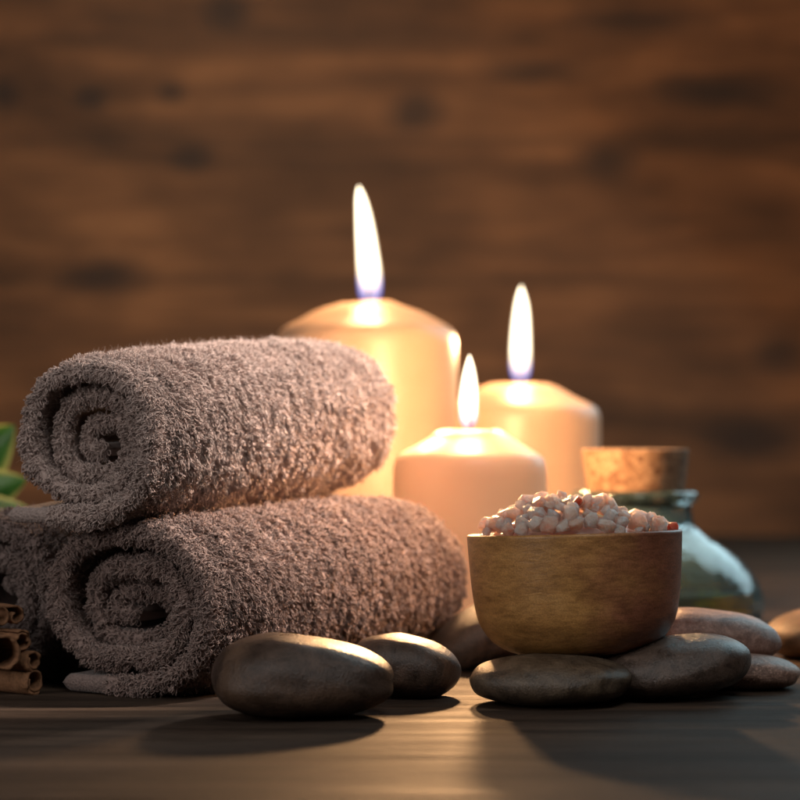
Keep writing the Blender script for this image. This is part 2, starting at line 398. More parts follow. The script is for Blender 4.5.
def build_towel(name, label, c0, c1, Ru, Rv, th, turns, tail, hem_len, base, seed, dens=1.0, swell=0.05, tailrise=0.0, group='rolled terry towels', squash=0.0, pitch=None):
    rng = np.random.default_rng(seed)
    c0 = np.array(c0); c1 = np.array(c1)
    ax = c1 - c0; flat = np.array([ax[0], ax[1], 0.0]); L = np.linalg.norm(flat)
    W = flat / L; U = np.array([W[1], -W[0], 0.0]); Vv = np.array([0, 0, 1.0])
    pitch = pitch or th * 1.52
    # ---- spiral mid line: tail (flat, under the roll) then the spiral inwards
    uu, vv, tt = [], [], []
    ntail = 26
    a0 = -math.pi / 2 + 0.25
    for i in range(ntail):
        f = i / ntail
        u = -tail + (tail + Ru * 0.25) * f
        v = -Rv + th * 0.5 + tailrise * (1 - f) ** 2
        uu.append(u); vv.append(v); tt.append(-1 + f)
    nsp = int(150 * turns)
    for i in range(nsp + 1):
        t = turns * i / nsp
        a = a0 + 2 * math.pi * t
        inw = pitch * (t ** 1.7 if t < 1 else t)
        wob = 1 + 0.05 * vnoise(math.cos(a) * 1.4 + seed, math.sin(a) * 1.4, t * 0.6) * (0.3 + min(t, 1.6)) * 1.6
        ru = max(Ru - th / 2 - inw, 0.002) * wob; rv = max(Rv - th / 2 - inw, 0.002) * wob
        ca, sa = math.cos(a), math.sin(a)
        e = 0.86
        u = ru * math.copysign(abs(ca) ** e, ca); v = rv * math.copysign(abs(sa) ** e, sa)
        if t > 0.9: # inner layers sag a little
            v -= 0.0022 * min(1, (t - 0.9))
        if t < 0.06:
            v = min(v, -Rv + th / 2 + 0.0004 + 0.1 * t * Rv) if False else v
        uu.append(u); vv.append(v); tt.append(t)
    C = np.stack([np.array(uu), np.array(vv)], 1); T = np.array(tt)
    # smooth
    for _ in range(6):
        C[1:-1] = 0.25 * C[:-2] + 0.5 * C[1:-1] + 0.25 * C[2:]
    # resample evenly
    seg = np.linalg.norm(np.diff(C, axis=0), axis=1); s = np.concatenate([[0], np.cumsum(seg)])
    ns = int(s[-1] / 0.0009) + 1
    sn = np.linspace(0, s[-1], ns)
    C = np.stack([np.interp(sn, s, C[:, 0]), np.interp(sn, s, C[:, 1])], 1); T = np.interp(sn, s, T)
    for _ in range(4):
        C[1:-1] = 0.25 * C[:-2] + 0.5 * C[1:-1] + 0.25 * C[2:]
    tg = nrm(np.gradient(C, axis=0)); N = np.stack([tg[:, 1], -tg[:, 0]], 1)
    # half thickness tapers to a rounded edge at both ends of the cloth
    ht = np.full(ns, th / 2)
    endd = np.minimum(sn, sn[-1] - sn)
    rr = th / 2
    ht = np.where(endd < rr, np.sqrt(np.maximum(rr ** 2 - (rr - endd) ** 2, 1e-9)), rr)
    hemth = np.interp(sn, [0, hem_len, hem_len + 0.006], [1.15, 1.15, 1.0]); ht = ht * hemth
    # ---- profile across the cloth (w along the axis, n through the cloth)
    nw, nr = 90, 9
    prof = []
    for i in range(nw): prof.append(('o', i / (nw - 1)))
    for i in range(1, nr): prof.append(('b', i / nr))
    for i in range(nw): prof.append(('i', 1 - i / (nw - 1)))
    for i in range(1, nr): prof.append(('f', i / nr))
    nq = len(prof)
    # each layer of the roll starts a little further in or out
    w0 = np.array([0.0045 * vnoise(t * 1.1 + seed * 3.1, seed, 0.3) + 0.0016 * vnoise(t * 6 + seed, 2.0, seed) + (0.0085 * min(max(t - 0.65, 0), 1.7)) for t in T])
    w0 = np.where(T < 0, w0 * 0.5 - 0.001, w0)
    w1 = np.array([L + 0.003 * vnoise(t * 1.3 - seed, seed, 4.3) - 0.006 * min(max(t - 0.7, 0), 1.5) for t in T])
    G = np.zeros((ns, nq, 3)); FW = np.zeros((ns, nq)); reg = np.zeros(nq, int)
    for q, (kind, f) in enumerate(prof):
        if kind in 'oi':
            ff = f * f * (3 - 2 * f) * 0.35 + f * 0.65
            w = w0 + rr + (w1 - w0 - 2 * rr) * ff; n = ht if kind == 'o' else -ht
        elif kind == 'b':
            a = math.pi * f; w = w1 - rr + rr * math.sin(a); n = ht * math.cos(a)
        else:
            a = math.pi * f; w = w0 + rr - rr * math.sin(a); n = -ht * math.cos(a)
        reg[q] = {'o': 0, 'b': 1, 'i': 2, 'f': 3}[kind]
        wl = np.clip(w / L, 0, 1)
        kk = 1 + swell * np.sin(np.pi * np.clip(wl * 0.95, 0, 1)) ** 1.0
        kk *= 1 - 0.10 * np.clip((w - (L - 0.03)) / 0.03, 0, 1.2) ** 2
        kk *= 1 - 0.035 * np.clip((0.02 - w) / 0.02, 0, 1.2) ** 2
        kk = np.where(T < 0, 1.0, kk)
        und = np.array([0.0011 * vnoise(C[i, 0] * 45 + seed, C[i, 1] * 45, w[i] * 22) + 0.0006 * vnoise(C[i, 0] * 90 + seed, C[i, 1] * 90, w[i] * 60) for i in range(ns)])
        uvn = C * kk[:, None] + N * (n + np.where(n > 0, 1, -1) * und * (1 if kind in 'oi' else 0.3))[:, None]
        if squash:
            uvn[:, 1] = np.maximum(uvn[:, 1], -Rv - 0.001)
        # the tail curls with the edge of the cloth a little skewed
        cz = c0[2] + (c1[2] - c0[2]) * (w / L)
        ctr = c0[None, :2] + W[None, :2] * w[:, None]
        G[:, q, 0] = ctr[:, 0] + uvn[:, 0] * U[0]
        G[:, q, 1] = ctr[:, 1] + uvn[:, 0] * U[1]
        G[:, q, 2] = cz + uvn[:, 1]
        FW[:, q] = w
    idx = np.arange(ns * nq).reshape(ns, nq)
    qn = np.roll(idx, -1, axis=1)
    quads = np.stack([idx[:-1], idx[1:], qn[1:], qn[:-1]], -1)  # (ns-1,nq,4)
    # surface normals
    dS = np.gradient(G, axis=0); dQ = (np.roll(G, -1, 1) - np.roll(G, 1, 1)) * 0.5
    NR = nrm(np.cross(dS, dQ))
    # make outward: outer face normal should follow N
    chk = np.sum(NR[:, 10, :2] * (N[:, :1] * U[None, :2]), 1) + NR[:, 10, 2] * N[:, 1]
    if np.mean(chk) < 0:
        NR = -NR; quads = quads[..., ::-1]
    scell = 0.5 * (sn[:-1] + sn[1:])
    hem_mask = scell < hem_len
    root = empty(name, (float(c0[0] + W[0] * L / 2), float(c0[1] + W[1] * L / 2), float(min(c0[2], c1[2]) - Rv)))
    tag(root, label, 'towel', group)
    off = np.array(root.location)
    # ---- loops of the terry pile
    p0 = G[:-1]; p1 = G[1:]
    area = np.linalg.norm(np.cross(p1 - p0, np.roll(p0, -1, 1) - p0), axis=-1)
    tc = 0.5 * (T[:-1] + T[1:])
    fw = FW[:-1]
    nc = 0.5 * (NR[:-1] + NR[1:])
    cc = 0.5 * (p0 + p1)
    view = nrm(EYE[None, None] - cc)
    facing = np.sum(nc * view, -1)
    outer = (reg[None, :] == 0) & (tc[:, None] < 1.02)
    front = (reg[None, :] == 3) | ((fw < 0.014) & (reg[None, :] != 1))
    back = (reg[None, :] == 1) & (tc[:, None] < 1.02)
    ok = ((outer & (facing > -0.45)) | front | (back & (facing > -0.5))) & (~hem_mask[:, None])
    ok &= cc[..., 2] > 0.0008
    wgt = np.where(ok, area, 0)
    A = wgt.sum()
    nloop = int(A * 1e6 * 0.85 * dens)
    pick = rng.choice(wgt.size, nloop, p=(wgt / A).ravel())
    si, qi = np.unravel_index(pick, wgt.shape)
    a = rng.random(nloop)[:, None]; b = rng.random(nloop)[:, None]
    q2 = (qi + 1) % nq
    base_p = (G[si, qi] * (1 - a) + G[si + 1, qi] * a) * (1 - b) + (G[si, q2] * (1 - a) + G[si + 1, q2] * a) * b
    n_ = nrm(NR[si, qi]); tgt3 = nrm(tg[si][:, :1] * U[None] + tg[si][:, 1:] * Vv[None])
    isf = (reg[qi] == 3) | (FW[si, qi] < 0.012)
    rnd = nrm(rng.normal(size=(nloop, 3)))
    # lay of the pile: brushed around the roll on its outside, drooping on the face
    lay = np.where(isf[:, None], rnd * 0.8 + np.array([0, 0, -0.45])[None], -tgt3 * 0.95 * np.sign(0.25 + tgt3[:, 2:3] * 0 + 1) + rnd * 0.55 - W[None] * 0.25)
    # slow variation: brushed tufts
    sc_ = np.where(isf, 170, 85); wc_ = np.where(isf, 170, 330)
    S_ = sn[si] * sc_; W_ = FW[si, qi] * wc_
    tuft = np.array([[vnoise(x, y, 0.3), vnoise(x + 9, y, 5.3), vnoise(x, y + 9, 9.1)] for x, y in zip(S_, W_)])
    lay = lay + tuft * 1.6
    tall = np.array([vnoise(x * 1.3 + 31, y * 1.3, 2.2) for x, y in zip(S_, W_)])[:, None]
    up = np.where(isf, 1.25, 0.62)[:, None]
    hdir = nrm(n_ * up + lay * 0.62)
    ln = rng.uniform(0.0024, 0.0040, nloop)[:, None] * np.where(isf, np.where(reg[qi] == 3, 0.85, 0.55), 1.05)[:, None] * np.clip(1 + tall * 0.75, 0.45, 1.5)
    e = nrm(np.cross(hdir, rnd + 0.01)); m = np.cross(hdir, e)
    wd = np.where(isf, rng.uniform(0.0006, 0.0011, nloop), rng.uniform(0.00042, 0.00075, nloop))[:, None]
    rad = rng.uniform(0.00021, 0.00029, nloop)[:, None]
    droop = np.array([0, 0, -1.0])[None] * ln * 0.10
    bp = base_p - n_ * 0.0004
    twist = m * wd * rng.uniform(-0.9, 0.9, nloop)[:, None]
    def at_(f, g): return bp + hdir * ln * f + e * wd * g + twist * (1 - abs(f - 0.5))* np.sign(g) + droop * f * f
    path = [at_(0, -0.3), at_(0.35, -0.7), at_(0.75, -0.95), at_(1.0, -0.0), at_(0.75, 0.95), at_(0.35, 0.7), at_(0, 0.3)]
    tang = [path[1] - path[0]] + [path[i + 1] - path[i - 1] for i in range(1, 6)] + [path[6] - path[5]]
    ns3 = 3
    rings = []
    for p_, t_ in zip(path, tang):
        t_ = nrm(t_); b1 = nrm(m - t_ * np.sum(m * t_, 1, keepdims=True)); b2 = np.cross(t_, b1)
        for j in range(ns3):
            an = 2 * math.pi * j / ns3
            rings.append(p_ + (b1 * math.cos(an) + b2 * math.sin(an)) * rad)
    LV = np.stack(rings, 1)                        # (nloop, 15, 3)
    npt = len(path); lf = []
    for i in range(npt - 1):
        for j in range(ns3):
            j2 = (j + 1) % ns3
            lf.append((i * ns3 + j, i * ns3 + j2, (i + 1) * ns3 + j2, (i + 1) * ns3 + j))
    lf = np.array(lf)
    LQ = (lf[None] + (np.arange(nloop) * npt * ns3)[:, None, None]).reshape(-1, 4)
    tint_l = np.repeat(np.clip(rng.normal(0.5, 0.2, nloop), 0, 1), npt * ns3)
    # ---- stray fibres
    nf = int(nloop * 0.22)
    pk = rng.choice(nloop, nf, p=np.where(isf, 0.15, 1.0) / np.where(isf, 0.15, 1.0).sum())
    fb = base_p[pk] + n_[pk] * 0.001; fd = nrm(n_[pk] + nrm(rng.normal(size=(nf, 3))) * 0.9)
    fl = rng.uniform(0.0025, 0.0052, nf)[:, None]; fs = nrm(np.cross(fd, rng.normal(size=(nf, 3)))) * 0.00005
    mid = fb + fd * fl * 0.55; tip = fb + nrm(fd + nrm(rng.normal(size=(nf, 3))) * 0.6) * fl
    FV = np.stack([fb - fs, fb + fs, mid + fs * 0.9, mid - fs * 0.9, tip + fs * 0.5, tip - fs * 0.5], 1)
    FQ = (np.array([(0, 1, 2, 3), (3, 2, 4, 5)])[None] + (np.arange(nf) * 6)[:, None, None]).reshape(-1, 4)
    # ---- assemble cloth + pile into one mesh
    gv = G.reshape(-1, 3)
    cloth_q = quads[~hem_mask].reshape(-1, 4)
    V_all = np.concatenate([gv, LV.reshape(-1, 3), FV.reshape(-1, 3)]) - off
    Q_all = np.concatenate([cloth_q, LQ + len(gv), FQ + len(gv) + LV.shape[0] * LV.shape[1]])
    me = mesh_np('terry_roll', V_all, Q_all)
    at = me.attributes.new('tint', 'FLOAT', 'POINT')
    at.data.foreach_set('value', np.concatenate([np.full(len(gv), 0.35), tint_l, np.full(nf * 6, 0.75)]).astype(np.float32))
    link('terry_roll', me, mat_towel(name + '_terry', base), root)
    hq = quads[hem_mask].reshape(-1, 4)
    used, inv = np.unique(hq, return_inverse=True)
    me = mesh_np('woven_hem', gv[used] - off, inv.reshape(-1, 4))
    o = link('woven_hem', me, mat_hem(name + '_hem', tuple(x * 0.62 for x in base)), root)
    o['label'] = 'smooth flat woven end of the towel sticking out below the roll'
    return root

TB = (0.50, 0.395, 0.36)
def ctr(x, z, d):
    return ((x - 400) * d / F, d, z)
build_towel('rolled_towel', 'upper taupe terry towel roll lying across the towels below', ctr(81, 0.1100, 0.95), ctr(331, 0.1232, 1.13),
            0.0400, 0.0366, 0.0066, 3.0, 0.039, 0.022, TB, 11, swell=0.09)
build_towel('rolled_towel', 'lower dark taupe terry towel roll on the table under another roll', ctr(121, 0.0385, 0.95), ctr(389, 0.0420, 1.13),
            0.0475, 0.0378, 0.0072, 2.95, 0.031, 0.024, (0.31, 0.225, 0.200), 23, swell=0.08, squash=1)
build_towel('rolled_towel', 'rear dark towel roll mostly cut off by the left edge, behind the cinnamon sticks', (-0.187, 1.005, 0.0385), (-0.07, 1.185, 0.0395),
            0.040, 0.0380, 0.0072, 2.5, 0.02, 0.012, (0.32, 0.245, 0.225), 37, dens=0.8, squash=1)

# ------------------------------------------------------------------ stones
def make_stone(name, label, c, r, rot=(0, 0, 0), flat=0.6, seed=0, mat=None, egg=0.0, floor=None, n=2.35):
    """pebble: super-ellipsoid with uneven sides and a flattened underside"""
    nu, nv = 72, 40
    V, Q = [], []
    R = Matrix.Rotation(rot[2], 3, 'Z') @ Matrix.Rotation(rot[1], 3, 'Y') @ Matrix.Rotation(rot[0], 3, 'X')
    for i in range(nv + 1):
        ph = -math.pi / 2 + math.pi * i / nv
        for j in range(nu):
            a = 2 * math.pi * j / nu
            d = Vector((math.cos(ph) * math.cos(a), math.cos(ph) * math.sin(a), math.sin(ph)))
            k = (abs(d.x) ** n + abs(d.y) ** n + abs(d.z) ** 2.35) ** (-1 / n)
            p = d * k
            w = 1 + 0.075 * noise.noise(d * 0.9 + Vector((seed, 0, 0))) + 0.035 * noise.noise(d * 2.0 + Vector((0, seed, 3)))
            p *= w
            p.x, p.y, p.z = p.x * r[0], p.y * r[1], p.z * r[2]
            s = p.x / r[0]
            p.z *= 1 + egg * s; p.y *= 1 + egg * 0.6 * s
            if p.z < 0: p.z *= flat + (1 - flat) * 0.4
            q = R @ p
            V.append(q)
    zmin = min(v.z for v in V)
    base = Vector((c[0], c[1], c[2] if floor is None else floor))
    V = [v - Vector((0, 0, zmin)) for v in V]
    # worn flat where it lies
    V = [Vector((v.x, v.y, max(v.z, 0.0006) - 0.0006)) for v in V]
    for i in range(nv):
        for j in range(nu):
            j2 = (j + 1) % nu
            Q.append((i * nu + j, i * nu + j2, (i + 1) * nu + j2, (i + 1) * nu + j))
    me = mesh_np(name, [tuple(v) for v in V], Q)
    bm = bmesh.new(); bm.from_mesh(me)
    bmesh.ops.remove_doubles(bm, verts=bm.verts, dist=1e-6); bmesh.ops.recalc_face_normals(bm, faces=bm.faces)
    bm.to_mesh(me); bm.free()
    o = link(name, me, mat); o.location = base
    return tag(o, label, 'stone', 'smooth massage stones')

DK, LT = (0.034, 0.021, 0.015), (0.088, 0.054, 0.038)
def px(x, d): return (x - 400) * d / F
make_stone('smooth_stone', 'large dark stone in front of the towels, nearest the viewer', (px(304, .884), .884, 0), (0.0353, 0.027, 0.0172), (0, 0.06, 0.05), 0.85, 1.3,
           mat_stone('stone_a', DK, (0.075, 0.049, 0.037), (0.15, 0.088, 0.052), 0.3, 0.34, 1.1, 0.6), egg=-0.16)
make_stone('smooth_stone', 'small dark stone between the large front stone and the bowl', (px(405, .95), .95, 0), (0.0232, 0.019, 0.0135), (0, 0.16, -0.25), 0.85, 4.3,
           mat_stone('stone_b', DK, LT, (0.075, 0.055, 0.042), 0.2, 0.33, 2.7, 0.3), egg=-0.05)
make_stone('smooth_stone', 'brown stone propped at a slant behind the left side of the bowl', (px(497, 1.06), 1.065, 0), (0.033, 0.026, 0.0145), (0.1, -0.40, 0.1), 0.9, 7.7,
           mat_stone('stone_c', (0.045, 0.032, 0.024), (0.095, 0.066, 0.048), (0.13, 0.085, 0.055), 0.2, 0.4, 3.9, 0.5), egg=0.05)
make_stone('smooth_stone', 'flat olive grey stone under the left half of the bowl', (px(551, .925), .925, 0), (0.0338, 0.029, 0.0108), (0, 0.0, 0.03), 0.9, 10.1,
           mat_stone('stone_d', (0.060, 0.042, 0.028), (0.13, 0.094, 0.062), (0.05, 0.042, 0.036), 0.25, 0.34, 5.1, 0.5))
make_stone('smooth_stone', 'dark grey stone under the right edge of the bowl', (px(669, .935), .946, 0), (0.0345, 0.027, 0.0130), (0, -0.13, 0.04), 0.9, 13.9,
           mat_stone('stone_e', (0.044, 0.031, 0.025), (0.105, 0.073, 0.056), (0.085, 0.06, 0.045), 0.3, 0.30, 6.3, 0.35), egg=0.06)
make_stone('smooth_stone', 'pinkish mottled stone on top of the speckled stone in front of the bottle', (px(713, 1.0), 1.004, 0.0105), (0.0305, 0.024, 0.0112), (0, 0.10, 0.0), 0.95, 17.0,
           mat_stone('stone_f', (0.20, 0.11, 0.085), (0.36, 0.24, 0.20), (0.20, 0.105, 0.085), 0.25, 0.38, 7.7, 0.8))
make_stone('smooth_stone', 'small reddish speckled flat stone at the bottom of the right stack', (px(745, .98), .982, 0), (0.0235, 0.021, 0.0082), (0, 0.03, 0.0), 0.9, 21.0,
           mat_stone('stone_g', (0.17, 0.095, 0.07), (0.36, 0.24, 0.19), (0.16, 0.09, 0.07), 0.7, 0.5, 8.8, 0.5))
make_stone('smooth_stone', 'brown stone cut off by the right edge of the picture', (px(838, 1.11), 1.11, 0), (0.036, 0.026, 0.013), (0, -0.12, 0.15), 1.0, 25.0,
           mat_stone('stone_h', (0.08, 0.048, 0.026), (0.17, 0.105, 0.06), (0.13, 0.08, 0.045), 0.15, 0.5, 9.9, 0.5))

# ------------------------------------------------------------------ candles
FLAME = mat_flame(); WICK = mat_plain('charred_wick', (0.03, 0.022, 0.02))
LIGHTS = []
def make_candle(label, cx, d, r_px, y_plat, hw_plat, y_sh, wax, flame, power):
    s = d / F
    r = r_px * s
    zp = H + (HZ - y_plat) * s; zs = H + (HZ - y_sh) * s
    hp = hw_plat * s
    root = empty('pillar_candle', (px(cx, d), d, 0))
    tag(root, label, 'candle', 'lit pillar candles')
    pts = [(0, 0), (r * 0.5, 0), (r * 0.95, 0.0), (r, 0.003)]
    body = [(r, 0.003 + (zs - 0.014 - 0.003) * i / 14) for i in range(1, 15)]
    cr = smooth_prof([(r, zs - 0.014), (r * 0.998, zs - 0.008), (r * 0.975, zs - 0.003), (r * 0.92, zs + 0.0005), (r * 0.75, zs + (zp - zs) * 0.34),
                      (r * 0.55, zs + (zp - zs) * 0.68), (hp * 1.12, zp - 0.0015), (hp * 0.86, zp - 0.0002), (hp * 0.62, zp - 0.002), (hp * 0.3, zp - 0.0042), (0, zp - 0.0046)], 70)
    me = lathe('wax_body', pts + body + cr[1:], 128)
    for v in me.vertices:       # hand-poured unevenness
        k = 1 + 0.006 * vnoise(v.co.x * 30 + cx, v.co.y * 30, v.co.z * 18)
        v.co.x *= k; v.co.y *= k
        if v.co.z > zs - 0.01: v.co.z += 0.0011 * vnoise(v.co.x * 55 + cx, v.co.y * 55, 1.7)
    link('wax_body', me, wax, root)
    # wick
    wp = [Vector((0, 0, zp - 0.008)), Vector((0.0003, 0, zp - 0.001)), Vector((0.0006, 0, zp + 0.004)), Vector((0.0016, 0, zp + 0.0085))]
    V, Q = [], []
    for i, p in enumerate(wp):
        rad = 0.0010 if i < 3 else 0.0006
        for j in range(8):
            a = j * math.pi / 4
            V.append((p.x + rad * math.cos(a), p.y + rad * math.sin(a), p.z))
    for i in range(len(wp) - 1):
        for j in range(8): Q.append((i * 8 + j, i * 8 + (j + 1) % 8, (i + 1) * 8 + (j + 1) % 8, (i + 1) * 8 + j))
    Q.append((24, 25, 26, 27)); Q.append((24, 27, 28, 31)); Q.append((28, 29, 30, 31))
    link('wick', mesh_np('wick', V, Q), WICK, root)
    # flame: rows (y, left x, right x) read off the picture
    rows = flame
    zz = [H + (HZ - y) * s for y, _, _ in rows]
    V, Q, rise = [], [], []
    nseg = 28
    n = 46
    ys = np.array([q[0] for q in rows], float); ls = np.array([q[1] for q in rows], float); rs = np.array([q[2] for q in rows], float)
    t = np.linspace(0, 1, len(ys)); tn = np.linspace(0, 1, n)
    def cub(a):
        from_ = np.interp(tn, t, a)
        k = np.array([0.25, 0.5, 0.25]); x = from_.copy()
        for _ in range(4): x[1:-1] = np.convolve(x, k, 'valid')
        return x
    yy, l_, r_ = cub(ys), cub(ls), cub(rs)
    for i in range(n):
        c = ((l_[i] + r_[i]) / 2 - cx) * s; rad = max((r_[i] - l_[i]) / 2 * s * 0.88, 1e-5); z = H + (HZ - yy[i]) * s
        for j in range(nseg):
            a = 2 * math.pi * j / nseg
            V.append((c + rad * math.cos(a), rad * math.sin(a), z)); rise.append((yy[0] - yy[i]) / (yy[0] - yy[-1]))
    for i in range(n - 1):
        for j in range(nseg):
            j2 = (j + 1) % nseg
            Q.append((i * nseg + j, i * nseg + j2, (i + 1) * nseg + j2, (i + 1) * nseg + j))
    me = mesh_np('flame', V, Q)
    at = me.attributes.new('rise', 'FLOAT', 'POINT'); at.data.foreach_set('value', np.array(rise, np.float32))
    link('flame', me, FLAME, root)
    # the light the flame gives: one small lamp in its heart
    li = bpy.data.lights.new('candle_light', 'POINT'); li.energy = power; li.color = (1.0, 0.54, 0.24); li.shadow_soft_size = 0.010
    li.use_nodes = True
    ft = li.node_tree; em = [n for n in ft.nodes if n.type == 'EMISSION'][0]
    fo = ft.nodes.new('ShaderNodeLightFalloff'); fo.inputs['Strength'].default_value = 1.0; fo.inputs['Smooth'].default_value = 0.016
    ft.links.new(fo.outputs['Quadratic'], em.inputs['Strength'])
    lo = bpy.data.objects.new('candle_light', li); COL.objects.link(lo)
    ym = ys[0] + (ys[-1] - ys[0]) * 0.50
    xm = float(np.interp(-ym, -ys, (ls + rs) / 2))
    lo.location = (px(xm, d), d, H + (HZ - ym) * s)
    return root

PW = 3.3
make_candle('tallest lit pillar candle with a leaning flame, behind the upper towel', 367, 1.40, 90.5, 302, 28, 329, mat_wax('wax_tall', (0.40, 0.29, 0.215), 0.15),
            [(301, 360, 381), (296, 357, 383), (286, 355.5, 384.5), (272, 354.8, 384), (255, 354.5, 381), (235, 354, 377.5), (215, 354, 373), (200, 354.5, 368), (191, 356, 363.5), (186, 358.5, 359.5)], 1.7 * PW)
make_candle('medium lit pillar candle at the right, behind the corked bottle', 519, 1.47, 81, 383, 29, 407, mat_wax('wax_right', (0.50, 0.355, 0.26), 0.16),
            [(382, 514, 526), (377, 510, 531), (366, 507.8, 533), (350, 508, 533), (335, 509, 532.5), (318, 511, 531.5), (304, 513.5, 529.5), (294, 516.5, 526), (288, 519.5, 523), (286, 521, 522)], 1.4 * PW)
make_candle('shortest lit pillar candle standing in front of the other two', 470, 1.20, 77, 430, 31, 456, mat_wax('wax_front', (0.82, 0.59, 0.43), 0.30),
            [(428, 463, 474), (422, 459, 478), (412, 457, 480), (400, 457, 480), (388, 458.5, 479.5), (376, 461, 477.5), (366, 464, 475), (359, 467, 472), (355, 469, 470)], 2.1 * PW)

# ------------------------------------------------------------------ wooden bowl
Rb = 0.0463; HB = 0.0525
outer = smooth_prof([(0, 0), (0.016, 0), (0.0270, 0.0012), (0.0338, 0.0042), (0.0386, 0.0085), (0.0424, 0.0152), (0.0442, 0.0236), (0.0452, 0.0330), (0.0459, 0.0440), (Rb, HB - 0.0008)], 96)
rim = [(Rb - 0.0004, HB - 0.0001), (Rb - 0.0016, HB), (Rb - 0.0030, HB - 0.0001), (Rb - 0.0035, HB - 0.0009)]
inner = [(r - 0.0036 if r > 0.0036 else 0, z + 0.0035) for r, z in reversed(outer) if z < HB - 0.005]
me = lathe('wooden_bowl', outer + rim + inner, 160)
bowl = link('wooden_bowl', me, mat_bowl())
bowl.location = (px(578, .957), .957, 0.0173)
bowl.rotation_euler = (math.radians(-1.6), math.radians(-1.7), 0)
tag(bowl, 'round turned wooden bowl full of pink salt, standing on stones', 'bowl')
bpy.context.view_layer.update()
MB = bowl.matrix_world.copy()

# ------------------------------------------------------------------ salt
def heap(x, y):
    """height of the heap above the rim plane (bowl coordinates)"""
    r = math.hypot(x, y) / (Rb - 0.005)
    h = 0.0150 * max(0.0, 1 - (max(0.0, r - 0.2) / 0.86) ** 2.0)
    h *= 1 - 0.42 * max(0, x) / Rb
    return h - 0.0020
bed_n = 40
V, Q = [], []
for i in range(bed_n):
    for j in range(64):
        r = (Rb - 0.0045) * i / (bed_n - 1); a = 2 * math.pi * j / 64
        x, y = r * math.cos(a), r * math.sin(a)
        V.append((x, y, HB + heap(x, y) - 0.0050 + 0.0018 * vnoise(x * 260, y * 260, 0.5)))
for i in range(bed_n - 1):
    for j in range(64): Q.append((i * 64 + j, i * 64 + (j + 1) % 64, (i + 1) * 64 + (j + 1) % 64, (i + 1) * 64 + j))
SALT = mat_salt('pink_salt', (0.985, 0.72, 0.63), 0.15)
SALT_W = mat_salt('pale_salt', (0.98, 0.81, 0.75), 0.3)
SALT_R = mat_salt('orange_salt', (0.97, 0.60, 0.49), 0.15)
SALT_D = mat_salt('dark_red_salt', (0.45, 0.13, 0.08), 0.25)
bed = link('salt_bed', mesh_np('salt_bed', V, Q), SALT); bed.matrix_world = MB
tag(bed, 'fine pink salt filling the wooden bowl under the larger crystals', 'salt', kind='stuff')

def crystal_mesh(seed):
    rng = random.Random(seed)
    bm = bmesh.new()
    sx, sy, sz = rng.uniform(.8, 1.2), rng.uniform(.75, 1.05), rng.uniform(.7, 1.0)
    for i in range(16):
        v = Vector((rng.gauss(0, 1), rng.gauss(0, 1), rng.gauss(0, 1))).normalized()
        v = v * rng.uniform(0.84, 1.06)
        bm.verts.new((v.x * sx, v.y * sy, v.z * sz))
    r = bmesh.ops.convex_hull(bm, input=bm.verts)
    junk = [g for g in r['geom_interior'] if isinstance(g, bmesh.types.BMVert)] + [v for v in bm.verts if not v.link_faces]
    bmesh.ops.delete(bm, geom=list(set(junk)), context='VERTS')
    bmesh.ops.dissolve_limit(bm, angle_limit=math.radians(12), verts=bm.verts, edges=bm.edges)
    bmesh.ops.bevel(bm, geom=list(bm.edges), offset=0.05, segments=2, affect='EDGES', profile=0.6)
    bmesh.ops.triangulate(bm, faces=bm.faces)
    for v in bm.verts:
        n = noise.noise(v.co * 2.6 + Vector((seed, 0, 0))) * 0.03
        v.co *= 1 + n
    me = bpy.data.meshes.new('salt_crystal'); bm.to_mesh(me); bm.free()
    return me
cm = {}
def cmesh(i, mat):
    key = (i, mat.name)
    if key not in cm:
        m = crystal_mesh(100 + i); m.materials.append(mat); cm[key] = m
        m.polygons.foreach_set('use_smooth', [True] * len(m.polygons))
        try: m.set_sharp_from_angle(angle=math.radians(28))
        except Exception: pass
    return cm[key]

rs = random.Random(5)
def crystal(x, y, z, r, mat, label, i=None, group='pink salt crystals heaped in the bowl'):
    o = bpy.data.objects.new('salt_crystal', cmesh(rs.randrange(14) if i is None else i, mat))
    COL.objects.link(o)
    o.rotation_euler = [rs.uniform(0, 6.28) for _ in range(3)]
    o.scale = (r, r, r)
    o.location = MB @ Vector((x, y, z))
    tag(o, label, 'salt crystal', group)
    return o
spots = []
sp = 0.0062
special = [(0.0045, -0.036, 0.0050, SALT_W, 'large pale almost white salt crystal at the front of the heap'),
           (0.0405, -0.0125, 0.0043, SALT_D, 'dark red brown salt crystal at the right rim of the bowl'),
           (0.0335, -0.022, 0.0049, SALT_W, 'pale salt crystal beside the dark red one at the right rim'),
           (-0.0005, -0.021, 0.0040, SALT_D, 'deep red salt crystal in the middle of the heap')]
for x, y, r, m, lab in special:
    spots.append((x, y, r))
    crystal(x, y, HB + max(heap(x, y), -0.001) + r * 0.35, r, m, lab, group='')
def salt_pick():
    u = rs.random()
    if u < 0.62: return SALT, 'one of many pink salt crystals heaped in the wooden bowl', 'pink salt crystals heaped in the bowl'
    if u < 0.82: return SALT_W, 'one of the pale translucent salt crystals in the wooden bowl', 'pale salt crystals heaped in the bowl'
    return SALT_R, 'one of the deeper orange salt crystals in the wooden bowl', 'orange salt crystals heaped in the bowl'
